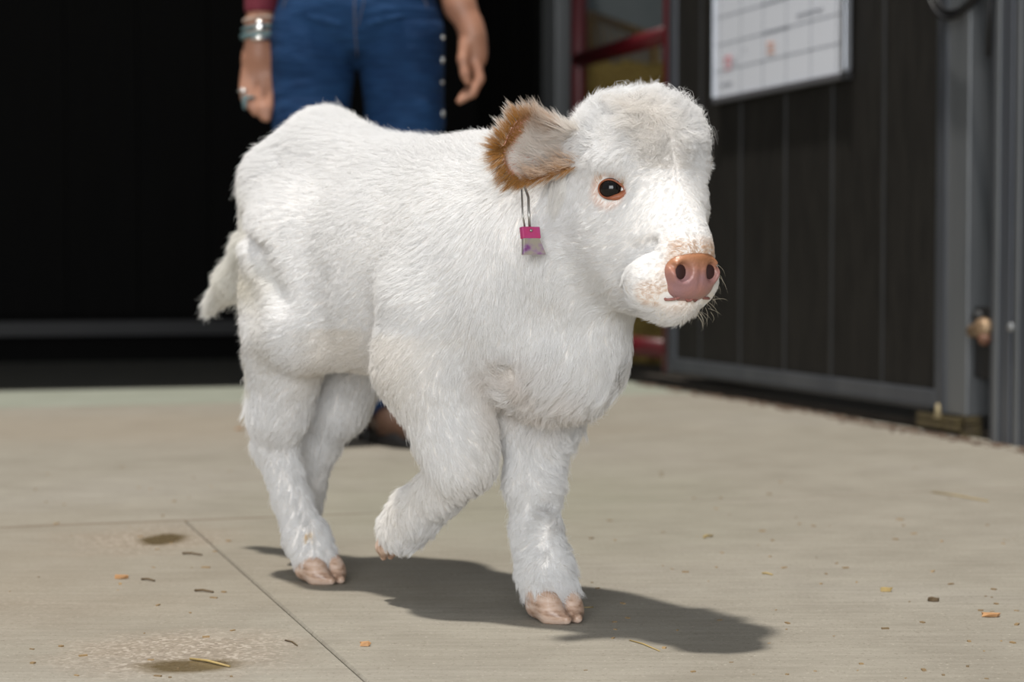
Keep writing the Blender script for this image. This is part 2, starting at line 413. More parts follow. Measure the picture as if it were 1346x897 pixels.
woodm = noisy('tan_wood', (.42, .28, .12), (.32, .20, .09), 8, .7, 0, .2, 60)
t = tag(bempty('hay_rack', -2.73, -.86), 'tan wooden hay rack with a sloping top rail and short slats in the stall', 'rack')
RK = [(-.50, 0, 1.66), (.42, 0, 1.44)]
MB().tube(RK, .020, 8).build('top_rail', woodm, t); MB().tube([(x, y, z-.26) for x, y, z in RK], .018, 8).build('bottom_rail', woodm, t)
for k in range(8):
    x = -.48+k*.11; z = 1.66-(x+.50)*.239
    MB().tube([(x, 0, z), (x+.07, .0, z-.26)], .010, 6).build('slat', woodm, t)
for x in (-.48, .40): MB().tube([(x, 0, 0), (x, 0, 1.66-(x+.50)*.239)], .022, 8).build('leg', woodm, t)

# stall door (sliding) with frame and boards
dr = tag(bempty('stall_door', 0, 0), 'dark boarded sliding stall door in a grey steel frame below the whiteboard', 'door')
for i, (a, b) in enumerate(((.03, .238), (.238, .552), (.552, .87), (.87, 1.172), (1.172, 1.47), (1.47, 1.765))):
    bbox(a+.003, b-.003, -.032, -.008, .10, 2.3).build('board', dpan, dr, .002)
    if i: bbox(b-.0055-(b-a), b+.0055-(b-a), -.03, -.003, .10, 2.3).build('joint_strip', steeld, dr, .001)
bbox(-.035, .035, -.045, .0, .05, 2.36).build('stile', steel, dr, .003)
bbox(1.762, 1.83, -.045, .004, .055, 2.36).build('stile', steel, dr, .003)
bbox(1.833, 1.948, -.045, .022, .05, 2.36).build('stile', steel2, dr, .004)
bbox(1.842, 1.85, .022, .028, .05, 2.36).build('stile_lip', steel, dr)
bbox(.035, 1.762, -.04, .004, .052, .102).build('bottom_rail', steel, dr, .003)
bbox(.035, 1.762, .004, .012, .052, .062).build('rail_lip', steeld, dr)
bbox(.035, 1.762, -.04, .004, 2.30, 2.36).build('top_rail', steel, dr, .003)
# dark threshold below the door, guide bracket
th = tag(barn(bbox(-1.2, 2.1, -.35, -.02, -.04, .018).build('trim_2', noisy('kerb', (.030, .024, .018), (.05, .04, .03), 12, .9, 0, .5, 90))), kind='structure')
t = tag(bempty('door_guide', 1.88, .01), 'rusty yellow angle guide on the ground under the door corner', 'bracket')
gm = noisy('rusty_yellow', (.12, .095, .04), (.06, .045, .025), 25, .7, 0, .3, 90)
bbox(-.16, .07, -.02, .02, .028, .034).build('guide_plate', gm, t); bbox(-.16, .07, .014, .02, .012, .046).build('guide_lip', gm, t); bbox(.055, .07, -.03, .02, .0, .05).build('stop', gm, t)
MB().tube([(-.03, .032, .04), (-.028, .034, .075)], [.010, .004], 8).build('bolt', noisy('pale_bolt', (.40, .33, .19), (.3, .24, .14), 20), t)
# recess between door and wall post, big post
rc = tag(barn(bbox(1.80, 2.055, -.22, -.16, 0, 3.2).build('wall_recess', dpan)), kind='structure')
pt = tag(bempty('door_post', 2.25, 0), 'ribbed grey steel post at the right edge beside the latch', 'post')
bbox(-.185, .32, -.14, .03, 0, 3.0).build('post_body', steel, pt, .004)
for x, m_ in ((-.16, steel2), (-.105, steel), (-.07, steel2), (-.03, steel), (.03, steel2), (.1, steel)): bbox(x, x+.018, .03, .037, 0, 3.0).build('rib', m_, pt, .002)
MB().ball((-.078, .040, .272), (.011, .007, .011), 12).build('bolt_head', noisy('galv', (.4, .41, .42), (.3, .31, .32), 30, .4, .6), pt)
wr2 = tag(barn(bbox(2.59, 8.0, -.14, -.02, 0, 3.2).build('wall_right', dpan)), kind='structure')
for k in range(18):
    o = bbox(0, .295, -.02, 0, .05, 3.1).build('board', dpan, wr2); o.location = (2.60+k*.30, 0, 0)
# latch
t = tag(bempty('door_latch', 2.0, -.02, .255), 'worn brass-coloured latch knob between door and post', 'latch')
br = noisy('worn_brass', (.36, .25, .15), (.22, .14, .08), 40, .45, .4, .2, 80)
MB().tube([(-.045, .03, 0), (.06, .045, .012)], [.017, .013], 12).build('shaft', br, t)
MB().ball((.045, .055, .010), (.030, .022, .026), 14).build('knob', br, t)
MB().ball((.058, .06, -.014), (.018, .016, .016), 12).build('nut', noisy('rust', (.12, .05, .03), (.2, .1, .06), 50), t)
MB().ball((-.03, .02, .038), (.022, .02, .014), 12).build('upper_bolt', steeld, t)
bbox(-.05, .06, -.06, .025, -.11, .06).build('latch_plate', mat('black_plate', (.012, .012, .013), .5), t, .004)
# whiteboard
wt = tag(bempty('whiteboard', .39, .004, .915), 'white calendar whiteboard with faint ruled grid hung on the dark door', 'whiteboard')
wm = mat('board_white', (.80, .83, .90), .3, 0, .5); alu = noisy('aluminium', (.46, .48, .52), (.40, .42, .46), 8, .35, .7, .05, 40)
bbox(.012, .905, 0, .012, .012, .60).build('surface', wm, wt)
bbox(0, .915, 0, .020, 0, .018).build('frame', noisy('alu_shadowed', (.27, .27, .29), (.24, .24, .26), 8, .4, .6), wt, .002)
bbox(0, .915, 0, .020, .594, .612).build('frame', alu, wt, .002)
bbox(0, .014, 0, .020, .016, .596).build('frame', alu, wt, .002); bbox(.887, .915, 0, .022, .022, .596).build('frame', alu, wt, .003)
cm = mat('corner_black', (.02, .02, .022), .5)
for x in (0, .895):
    for z in (-.003, .596): bbox(x, x+.022, -.002, .024, z, z+.022).build('corner_cap', cm, wt, .002)
ln = mat('ruled_line', (.24, .26, .30), .6); gl = MB()
for x in (.05, .21, .37, .53, .69, .85): bbox(x-.0014, x+.0014, .012, .0128, .02, .56, gl)
for z in (.10, .18, .265, .345, .425, .51): bbox(.02, .88, .012, .0128, z-.0014, z+.0014, gl)
for x, z in ((.37, .18), (.53, .18), (.37, .10), (.69, .10), (.53, .10), (.53, .265), (.69, .18)): bbox(x-.005, x+.005, .012, .0129, z-.004, z+.004, gl)
bbox(.38, .55, .012, .0129, .176, .184, gl); bbox(.36, .53, .012, .0129, .262, .268, gl)
gl.build('ruled_grid', ln, wt)
def scrib(x0, z0, w_, h_, m_, seed, rows=2, name='handwriting'):
    r_ = random.Random(seed); mb = MB()
    for q in range(rows):
        pts = []; x = x0
        while x < x0+w_:
            pts.append((x, .0132, z0-q*h_+r_.uniform(-.4, .4)*h_)); x += r_.uniform(.002, .006)
        mb.tube(pts, .0011, 5)
    mb.build(name, m_, wt)
scrib(.085, .135, .060, .018, mat('ink_red', (.62, .20, .22)), 1, 3); scrib(.40, .145, .055, .014, mat('ink_orange', (.72, .30, .14)), 2, 3)
scrib(.60, .205, .17, .010, mat('ink_black', (.12, .13, .17)), 3, 1); scrib(.155, .125, .018, .012, bpy.data.materials['ink_black'], 4, 2); scrib(.235, .145, .015, .012, bpy.data.materials['ink_black'], 5, 1)
scrib(.06, .055, .09, .006, bpy.data.materials['ink_black'], 6, 1)
# cable coil on its hook
t = tag(bempty('cable_coil', 1.945, .052, 1.10), 'black cable coil hanging over the top of the pale door stile', 'cable')
rub = mat('black_rubber', (.008, .008, .009), .45)
for k, (rr, dz) in enumerate(((.155, 0), (.150, .004), (.160, -.003))):
    MB().tube([(rr*math.cos(a), .006*k+.004*math.sin(3*a), rr*1.12*math.sin(a)+dz+.08) for a in [2*math.pi*q/48 for q in range(48)]], .0055, 8, closed=True).build('cable_loop', rub, t)
MB().tube([(.09, .0, -.06), (.10, .004, -.02), (.075, .0, -.0), (.14, .0, .10)], .010, 8).build('clip', steeld, t)
MB().tube([(.115, -.02, .1), (.11, -.02, -.08), (.10, -.022, -.2)], .006, 8).build('cable_tail', rub, t)
MB().tube([(0, -.028, .24), (0, .035, .24), (0, .04, .265)], .006, 8).build('hook', steeld, t)
# roof over the rear of the aisle (edge seen only by its shade), stall roof
rf = noisy('roof_metal', (.22, .22, .22), (.18, .18, .18), 4, .5)
tag(barn(bbox(-6.3, pe+3.25*.096, -1.75, 8.5, 3.22, 3.30).build('ceiling', rf)), kind='structure')

# ================================================================== THE CALF (local frame: x forward, y to its left, z up)
PH = math.radians(50)
calf = tag(empty('calf', (-.1, 2.45, 0), -PH), 'fluffy white calf with a pink nose and tan ears, trotting on the concrete', 'calf', kind=None)
skinm = noisy('calf_skin', (.80, .76, .72), (.84, .81, .78), 20, .8, 0, .1, 80)
def T(t): return -t                                   # measured offset to the near (right) side -> local y
HY = math.radians(7)                                 # head turned towards its right
E0 = np.array([.397, -.016, .499])
HF = np.array([math.cos(HY), -math.sin(HY), 0]); HR = np.array([-math.sin(HY), -math.cos(HY), 0]); HU = np.array([0, 0, 1.])
def hp(a, b, c): return E0+HF*a+HR*b+HU*c
def hax(pitch=0):                                     # axes of the head, pitched nose down
    c, s = math.cos(pitch), math.sin(pitch)
    return np.array([HF*c-HU*s, HR, HU*c+HF*s])
def P3(s, t, z): return np.array([s, -t, z])
B = SDF((-.60, -.26, -.01), (.60, .22, .68), .0034)
R0 = hax(0); RP = hax(math.radians(42))
# trunk
B.ell(P3(-.04, 0, .428), (.25, .112, .132), .02)
B.ell(P3(.13, 0, .40), (.15, .105, .150), .05)
B.ell(P3(.11, 0, .485), (.14, .062, .078), .05)
B.ell(P3(.235, -.005, .335), (.085, .075, .095), .05)
B.ell(P3(-.19, 0, .475), (.115, .094, .105), .04)
B.ell(P3(-.232, 0, .567), (.058, .055, .056), .04)
B.ell(P3(-.175, 0, .545), (.07, .055, .05), .03)
B.ell(P3(-.10, 0, .528), (.13, .06, .047), .03)
B.ell(P3(-.287, .02, .533), (.055, .06, .048), .04)
for sg in (1, -1):
    B.ell(P3(-.265, sg*.055, .485), (.05, .042, .055), .03)
    B.ell(P3(.125, sg*.072, .40), (.085, .045, .115), .035)
    B.ell(P3(.205, sg*.055, .40), (.06, .05, .08), .035)
B.ell(P3(-.10, 0, .37), (.16, .095, .09), .04)
# hind legs: near one planted, far one lifted
B.chain([(*P3(-.195, .055, .44), .085), (*P3(-.165, .075, .345), .065)], .03)
B.chain([(*P3(-.205, .065, .37), .075), (*P3(-.255, .058, .225), .0345), (*P3(-.278, .048, .178), .0265)], .025)
B.chain([(*P3(-.278, .048, .178), .0265), (*P3(-.256, .038, .105), .0205), (*P3(-.232, .030, .055), .0265), (*P3(-.216, .029, .034), .028)], .012)
B.chain([(*P3(-.195, -.055, .44), .08), (*P3(-.165, -.07, .345), .06)], .03)
B.chain([(*P3(-.20, -.060, .36), .065), (*P3(-.270, -.050, .225), .036), (*P3(-.305, -.042, .175), .026)], .02)
B.chain([(*P3(-.305, -.042, .175), .026), (*P3(-.325, -.038, .115), .019), (*P3(-.335, -.034, .085), .022), (*P3(-.345, -.034, .065), .020)], .012)
# fore legs: near one lifted and folded, far one planted
B.chain([(*P3(.110, .075, .37), .066), (*P3(.098, .075, .30), .060), (*P3(.124, .058, .210), .040), (*P3(.130, .056, .185), .035)], .03)
B.chain([(*P3(.130, .056, .183), .033), (*P3(.085, .052, .148), .026), (*P3(.034, .050, .116), .028), (*P3(.008, .050, .094), .029)], .014)
B.chain([(*P3(.165, -.05, .33), .05), (*P3(.158, -.042, .24), .045), (*P3(.160, -.030, .160), .029), (*P3(.166, -.028, .100), .024), (*P3(.180, -.028, .055), .027), (*P3(.190, -.028, .036), .028)], .02)
# tail
B.chain([(*P3(-.285, 0, .52), .026), (*P3(-.345, 0, .49), .020), (*P3(-.40, .0, .44), .024), (*P3(-.455, .0, .395), .020), (*P3(-.512, .0, .362), .009)], .015)
# neck
B.chain([(*P3(.14, 0, .43), .105), (*P3(.27, 0, .450), .088), (*(hp(-.085, 0, -.02)), .068)], .04)
# head
B.ell(hp(-.035, 0, .018), (.078, .068, .072), .02, R0)
B.ell(hp(-.012, -.003, .055), (.056, .066, .046), .03, R0)
for sg in (1, -1):
    B.ell(hp(-.018, sg*.030, -.045), (.062, .034, .052), .025, RP)
    B.ell(hp(.006, sg*.046, .026), (.030, .018, .016), .022, R0)
    if sg < 0: B.ell(hp(.010, -.045, -.010), (.034, .021, .040), .02, R0)
B.cone(hp(.012, 0, -.010), hp(.058, 0, -.064), .048, .0375, .025)
B.ell(hp(.050, .002, -.092), (.037, .050, .038), .015, RP)
B.cone(hp(-.045, 0, -.085), hp(.045, 0, -.114), .042, .027, .025)
for sg in (1, -1):
    B.ell(hp(.048, sg*.031, -.098), (.026, .023, .026), .012, R0)
    B.ell(hp(.028, sg*.063, -.001), (.017, .014, .013), .010, R0, sub=True)
    B.chain([(*hp(.072, sg*.016, -.050), .0004), (*hp(.058, sg*.034, -.062), .0024), (*hp(.044, sg*.043, -.068), .0036), (*hp(.020, sg*.050, -.092), .0034)], .014, True)
    # mouth line
    B.cone(hp(.082, sg*.006, -.117), hp(.045, sg*.043, -.108), .0025, .003, .006, sub=True)
for sg in (1, -1): B.ell(hp(.082, sg*.019, -.089), (.016, .0095, .011), .004, R0, sub=True)
# hollow of the near thigh under the pin bone
B.ell(P3(-.225, .176, .385), (.085, .055, .070), .025, sub=True)
B.chain([(*P3(-.325, .098, .505), .008), (*P3(-.255, .118, .468), .011), (*P3(-.180, .134, .425), .013), (*P3(-.135, .132, .375), .010)], .02, True)
# a shallow groove in front of the thigh and behind the elbow
B.cone(P3(-.075, .13, .40), P3(-.10, .12, .31), .012, .012, .03, sub=True)
body_me = B.mesh('body'); body = link('body', body_me, skinm, calf)
sm_ = body.modifiers.new('smooth', 'SMOOTH'); sm_.factor = .5; sm_.iterations = 3

# nose pad
nosem = mat('nose_skin', (.62, .33, .25), .38, 0, .5); n_ = NB(nosem); v_ = n_.coords('Object')
ncol = n_.ramp(n_.noise(38, 3, .5, v_), [(.35, (.34, .16, .13)), (.62, (.29, .155, .155))])
sx_ = n_.node('ShaderNodeSeparateXYZ'); n_.link(v_, sx_.inputs[0])
ncol = n_.mix(n_.ramp(n_.math('ADD', sx_.outputs[2], n_.math('MULTIPLY', n_.noise(60, 2, .5, v_), .012)), [(.412, 0.0), (.428, 1.0)]), ncol, (.36, .16, .08))
n_.link(ncol, n_.b.inputs['Base Color']); vo = n_.node('ShaderNodeTexVoronoi'); vo.inputs['Scale'].default_value = 330; n_.link(v_, vo.inputs['Vector'])
n_.bump(vo.outputs[0], .35, .0006)
NC = hp(.088, 0, -.093)
Nz = SDF(NC-.045, NC+.045, .0013)
Nz.ell(hp(.072, 0, -.088), (.0255, .034, .0255), .004, R0)
Nz.ell(hp(.071, 0, -.104), (.0225, .0315, .0165), .008, R0)
Nz.ell(hp(.079, 0, -.074), (.018, .024, .0105), .006, R0)
for sg in (1, -1):
    Nz.ell(hp(.084, sg*.0195, -.088), (.0135, .0135, .0145), .006, R0)
    Nz.ell(hp(.099, sg*.0190, -.089), (.015, .0098, .0115), .004, R0, sub=True)
    Nz.cone(hp(.094, sg*.027, -.087), hp(.084, sg*.035, -.078), .0035, .002, .003, sub=True)
Nz.cone(hp(.100, 0, -.080), hp(.096, 0, -.114), .0012, .0012, .004, sub=True)
nose = link('nose', Nz.mesh('nose'), nosem, calf); nose['label'] = 'pink and tan bare nose'
darkm = mat('nostril_dark', (.028, .006, .005), .7)
for sg in (1, -1):
    MB().ball((0, 0, 0), (.0065, .0118, .0132), 14, Matrix.Translation(Vector(hp(.0830, sg*.0192, -.089))) @ Matrix.Rotation(-HY, 4, 'Z')).build('nostril', darkm, nose)

# eyes
eyem = mat('eye_dark', (.004, .003, .003), .05, 0, .4, 0.0)
lidm = noisy('eyelid_skin', (.20, .055, .025), (.36, .12, .05), 60, .5, 0, .2, 200)
EYES = {}
for sg in (1, -1):
    c = hp(.0115, sg*.0525, -.001); EYES[sg] = c
    dirv = unit(HF*.62+HR*sg*.78+HU*.04)
    e = MB().ball((0, 0, 0), .0132, 24, Matrix.Translation(Vector(c))).build('eye', eyem, calf)
    Z = Vector(dirv); X = Vector(HU).cross(Z).normalized(); Y = Z.cross(X)
    ring = []; rr = []
    for k in range(28):
        a = 2*math.pi*k/28; ex = .0112+.0060*max(0, math.cos(a-(-.45)))**3
        q = X*(math.cos(a)*ex*1.08)*(1 if sg > 0 else -1)+Y*(math.sin(a)*.0098-.001)
        zz = math.sqrt(max(0, .0142**2-min(q.length, .0141)**2))
        ring.append(Vector(c)+q+Z*max(zz*.9+.0006, .0045)); rr.append(.0010+.0036*max(0, math.cos(a+.6))**3)
    l = MB().tube(ring, rr, 8, closed=True).build('eyelid', lidm, e); l['label'] = 'pink eyelid rim'
    # lashes
    lp = []; ld = []
    for k in range(70):
        a = random.uniform(.15, 2.9); q = X*(math.cos(a)*.0135)*(1 if sg > 0 else -1)+Y*(math.sin(a)*.0125)
        lp.append(Vector(c)+q+Z*.0075); ld.append(Z*.9+Y*.15+q.normalized()*.9+Vector((random.gauss(0, .15), random.gauss(0, .15), random.gauss(0, .1))))
    lp = np.array([tuple(x) for x in lp]); ld = np.array([tuple(x) for x in ld])
    o = hair('eyelash', lp, unit(ld), unit(ld)+HU*.2, np.full(len(lp), .018 if sg > 0 else .044), np.full(len(lp), .8), .00012, np.tile([.55, .36, .20], (len(lp), 1)), hairm, e, clump=.1, seed=3)
    del o['kind']

# ears: cupped leaf shapes with thickness
earm = noisy('ear_skin', (.66, .36, .28), (.56, .28, .20), 30, .7, 0, .1, 80)
def ear_pt(u, v_, base, ax, up, op, L, W):
    "u 0..1 along, v -1..1 across"
    prof = .52+.48*math.sin(math.pi/2*min(1, u/.6))
    if u > .62: prof *= math.sqrt(max(0.02, 1-((u-.62)/.38)**2))
    wv = W*prof*(1-.30*(1-u)**2)
    cup = .030*(1-.45*u)*(v_*v_)-.018*math.sin(math.pi*u)
    return base+ax*(L*u)+up*(wv*v_-.010*u*u)+op*(cup)
ears = {}
for sg in (1, -1):
    base = hp(-.052, sg*.054, .042)
    ax = unit(HR*1.0+HF*(-.22)+HU*.10) if sg > 0 else unit(-HR*.30-HF*.92-HU*.12); op = unit(HF*.92+HR*sg*.05+HU*(-.05)) if sg > 0 else unit(-HR-HU*.2); op = unit(op-ax*(op@ax)); up = np.cross(ax, op)*(1 if sg < 0 else 1)
    if up[2] < 0: up = -up
    nu, nv = 20, 17; V = []; Fc = []
    for side in (0, 1):
        for i in range(nu):
            for j in range(nv):
                p = ear_pt(i/(nu-1), -1+2*j/(nv-1), base, ax, up, op, .088, .038)
                V.append(p-op*(.003*side+.0005))
    for side in (0, 1):
        for i in range(nu-1):
            for j in range(nv-1):
                q = [side*nu*nv+i*nv+j, side*nu*nv+(i+1)*nv+j, side*nu*nv+(i+1)*nv+j+1, side*nu*nv+i*nv+j+1]
                Fc.append(q if side == 0 else q[::-1])
    M_ = nu*nv
    for i in range(nu-1):
        Fc.append([i*nv, M_+i*nv, M_+(i+1)*nv, (i+1)*nv]); Fc.append([i*nv+nv-1, (i+1)*nv+nv-1, M_+(i+1)*nv+nv-1, M_+i*nv+nv-1])
    for j in range(nv-1): Fc.append([(nu-1)*nv+j, M_+(nu-1)*nv+j, M_+(nu-1)*nv+j+1, (nu-1)*nv+j+1])
    me = mesh_np('ear', V, Fc); ear = link('ear', me, earm, calf); ear['label'] = 'ear with tan rim and long white hair inside'
    ears[sg] = (ear, base, ax, up, op)
    # ear hair: back and rim
    r = np.random.default_rng(20+sg); n = 15000
    uu = r.random(n); vv = r.uniform(-1, 1, n); back = r.random(n) < .5
    Pp = np.array([ear_pt(a, b, base, ax, up, op, .088, .038) for a, b in zip(uu, vv)])
    Nn = np.where(back[:, None], -op, op)+up*(vv[:, None]*np.where(back, .6, -.25)[:, None]); Nn = unit(Nn)
    rim = np.maximum(np.abs(vv), np.clip((uu-.55)/.45, 0, 1))
    dr = ax*1.0+up*(vv[:, None]*1.0)
    inner_long = (~back) & (uu < .6) & (r.random(n) < .5)
    dr[inner_long] = unit(ax*.8+up*.45)+sinfield(Pp[inner_long], 70, 4)*.4
    Ln = np.where(back, .016, .011)+.010*(rim > .8)+np.where(inner_long, .018, 0); Ln *= r.uniform(.7, 1.15, n)
    li = np.where(back, .35, .35)+.15*(rim > .8)+.2*inner_long
    brown = np.clip((rim-.36)*2.6+.5*np.clip(vv, 0, 1)*(uu > .4)+sinfield(Pp, 60, 9, 1)[:, 0]*.45, 0, 1)*np.where((uu > .25) | (vv < -.3), 1, .15)
    brown = np.where(back, brown*np.clip((rim-.85)*5, 0, 1)*.8, brown); brown = np.where(inner_long, brown*.45+.12, brown)
    brown *= 1-.8*np.clip((vv-.35)*2, 0, 1)*np.clip(1.0-uu*1.2, 0, 1)
    cw = np.array([.86, .83, .79]); cb = np.array([.46, .235, .07])
    col = cw*(1-brown[:, None])+cb*brown[:, None]*r.uniform(.75, 1.15, (n, 1)); col = np.clip(col, 0, .9)
    hair('ear_fur', Pp+Nn*.0005, Nn, dr, Ln, li, .00024, col, hairm, ear, clump=.5, seed=5)
    if sg > 0:   # the shaggy tuft below the ear that the tag hangs from
        m_ = 4200; q = np.array([hp(r.uniform(-.085, -.045), .060+r.uniform(0, .012), r.uniform(-.006, .022)) for _ in range(m_)])
        hair('ear_tuft', q, np.tile(HR, (m_, 1)), np.tile(-HU*1.0-HF*.1+HR*.1, (m_, 1))+sinfield(q, 60, 3)*.2, r.uniform(.018, .036, m_), np.full(m_, .3), .00024, np.tile([.86, .845, .82], (m_, 1)), hairm, ear, clump=.6, seed=8)

# fur of the body
def tohead(P):
    q = P-E0; return q @ HF, q @ HR, q @ HU
def grow(count, seed):
    dg = bpy.context.evaluated_depsgraph_get(); em = body.evaluated_get(dg).to_mesh()
    P, N = sample_mesh(em, count, np.random.default_rng(seed)); r = np.random.default_rng(seed+1)
    n = len(P); s, y, z = P.T; t = -y; a, b, c = tohead(P)
    hd = np.clip((a+.085)/.03, 0, 1)*np.clip((c+.155)/.02, 0, 1)*np.clip((.16-np.abs(b))/.02, 0, 1)*(s > .27)
    D = np.tile([-.75, 0, -.60], (n, 1)); D[:, 2] += .58*np.clip((z-.50)/.05, 0, 1)
    leg = np.clip((.30-z)/.06, 0, 1)[:, None]
    D = D*(1-leg)+np.array([-.12, 0, -1.0])*leg
    tail = (s < -.31) & (z > .30)
    D[tail] = [-.6, 0, -.85]
    fr = np.clip((s-.18)/.08, 0, 1)[:, None]; D = D*(1-fr)+np.array([-.15, 0, -1.0])*fr
    D += sinfield(P, 14, 2)*.30+sinfield(P, 60, 3)*.12
    chest = np.clip((s-.16)/.05, 0, 1)*np.clip((.34-z)/.05, 0, 1)
    D += (sinfield(P, 40, 8)*.75)*chest[:, None]
    # head
    H = -HF*.35-HU*.45; Hd = np.tile(H, (n, 1))+np.sign(b)[:, None]*HR*.55
    low = np.clip((-.03-c)/.04, 0, 1)[:, None]; Hd = Hd*(1-low)+(-HF*.85-HU*.30+np.sign(b)[:, None]*HR*.35)*low
    top = np.clip((c-.045)/.03, 0, 1)[:, None]; Hd = Hd*(1-top)+(HU*.35-HF*.1+b[:, None]*HR*6)*top
    Hd += sinfield(P, 50, 12)*.35
    D = D*(1-hd[:, None])+Hd*hd[:, None]
    # length
    L = np.full(n, .0145); L += .0025*sinfield(P, 22, 6, 1)[:, 0]
    L += .005*np.clip((z-.50)/.05, 0, 1)
    L = L*np.clip((z-.25)/.08, 0, 1)+(.0125+.004*np.clip((z-.06)/.12, 0, 1))*(1-np.clip((z-.25)/.08, 0, 1))
    L += .010*chest
    L = np.where(tail, .024, L)
    L += .005*np.clip((z-.15)/.06, 0, 1)*np.clip((.36-z)/.08, 0, 1)*np.clip(-N[:, 0], 0, 1)
    Lh = .011+.013*np.clip((c-.02)/.04, 0, 1)+.004*np.clip((-.02-a)/.04, 0, 1)
    Lh -= .007*np.clip((a-.03)/.03, 0, 1); Lh += .010*np.clip((-.115-c)/.02, 0, 1)
    deye = np.minimum(np.linalg.norm(P-EYES[1], axis=1), np.linalg.norm(P-EYES[-1], axis=1))
    Lh *= np.clip((deye-.010)/.018, .15, 1)
    L = L*(1-hd)+Lh*hd; L *= r.uniform(.65, 1.2, n)
    lift = .34+.06*r.normal(size=n)+.10*np.clip((z-.5)/.05, 0, 1)*(hd < .5)
    lift = lift*(1-hd)+(.30+.22*np.clip((c-.03)/.04, 0, 1))*hd; lift = np.clip(lift, .08, .8)
    curl = .02+.25*hd*np.clip((c-.012)/.03, 0, 1)*np.clip((a+.04)/.04, .2, 1)+.10*chest
    # colour: white, cream below, pale skin tone at the muzzle, straw stain at the hind fetlock
    col = np.tile([.89, .885, .88], (n, 1)).astype(float)
    def tint(wt, cc):
        nonlocal col
        wt = np.clip(wt, 0, 1)[:, None]; col = col*(1-wt)+np.array(cc)*wt
    tint(.30*np.clip(sinfield(P, 16, 30, 1)[:, 0], 0, 1)*(z < .34), [.78, .70, .58])
    tint(.32*np.clip((.085-np.linalg.norm(P-P3(.225, .03, .27), axis=1))/.04, 0, 1)*(.4+.6*np.clip(.5+sinfield(P, 50, 77, 1)[:, 0], 0, 1)), [.76, .64, .54])
    tint(.45*np.clip((.25-np.linalg.norm(P-P3(-.33, .02, .30), axis=1))/.1, 0, 1)*(s < -.25)*(z > .25), [.80, .77, .66])
    dn = np.linalg.norm(P-hp(.078, .012, -.100), axis=1)
    tint((.037-dn)/.010*.30, [.80, .58, .40])
    tint(.55*np.clip((.020-np.sqrt((a-.066)**2+(b-.040)**2+((c+.110)*1.2)**2))/.008, 0, 1), [.70, .45, .27])
    tint(.06*hd*np.clip(a/.03, 0, 1), [.6, .57, .54])  # face hair coloured slightly darker to offset the strong light on its bridge
    tint(.7*np.clip((a-.066)/.008, 0, 1)*np.clip((.034-np.abs(b))/.01, 0, 1)*np.clip((c+.100)/.01, 0, 1)*np.clip((-.050-c)/.012, 0, 1), [.66, .42, .24])
    tint(np.clip((.024-deye)/.008, 0, 1)*.7, [.78, .52, .40])
    st = np.linalg.norm(P-P3(-.198, .052, .062), axis=1)
    tint(((.017-st)/.006)*(sinfield(P, 160, 33, 1)[:, 0] > .2), [.75, .50, .16])
    tint(.35*hd*np.clip(sinfield(P, 38, 41, 1)[:, 0], 0, 1)*(a > .0)*(c > .02), [.80, .72, .62])
    col *= r.uniform(.95, 1.02, (n, 1)); col = np.clip(col, 0, .9)
    tint(.6*np.clip(1.3-np.sqrt(((s+.25)/.10)**2+((z-.38)/.10)**2), 0, 1)*(t > .02)*(.5+.5*sinfield(P, 60, 91, 1)[:, 0]), [.80, .76, .66])
    # leave bare: nose pad, eyeballs, hoof ends
    nd = np.sqrt(((a-.078)/.026)**2+(b/.0325)**2+((c+.090)/.0225)**2)
    keep = (nd > 1.02) & (deye > .0142) & (z > .017)
    mcur = np.array([hp(.092-.052*abs(q)**1.7, q*.046, -.1225+.016*abs(q)**1.3) for q in np.linspace(-1, 1, 25)])
    cand = np.where((a > .02) & (c < -.08))[0]; dm = np.full(n, 1.0); dm[cand] = np.min(np.linalg.norm(P[cand][:, None]-mcur[None], axis=2), 1)
    keep &= dm > .0078; L = np.where(dm < .015, L*.6, L)
    keep &= ~((deye < .019) & (r.random(n) < .5))
    return P[keep], N[keep], D[keep], L[keep], lift[keep], curl[keep], col[keep], hd[keep]
P, N, D, L, li, cu, co, hd_ = grow(430000, 11)
hair('fur', P, N, D, L, li, np.where(hd_ > .5, .00020, .00026), co, hairm, calf, clump=np.where(hd_ > .5, .50, np.where(P[:, 2] < .28, .62, .42)), seed=12, curl=cu)
# long guard hairs that stand off the coat along the outline
P2, N2, D2, L2, l2, c2, o2, h2 = grow(60000, 77); k_ = ((P2[:, 2] > .5) | (P2[:, 0] < -.25) | (N2[:, 0] < -.3) | (P2[:, 2] < .30)) & ((h2 < .5) | (P2[:, 2] > .55)); k_ &= rng.random(len(k_)) < .55
hair('guard_hair', P2[k_], N2[k_], D2[k_]+sinfield(P2[k_], 120, 6)*.5, L2[k_]*1.15, np.clip(l2[k_]+.25, 0, .8), .00017, o2[k_], hairm, calf, clump=.35, seed=18, curl=c2[k_])
# extra fine hair for the head, which is nearest
P, N, D, L, li, cu, co, hd_ = grow(330000, 51); k_ = hd_ > .5
fo = hair('head_fur', P[k_], N[k_], D[k_], L[k_]*.9, li[k_], .00018, co[k_], hairm, calf, clump=.5, seed=13, curl=cu[k_])

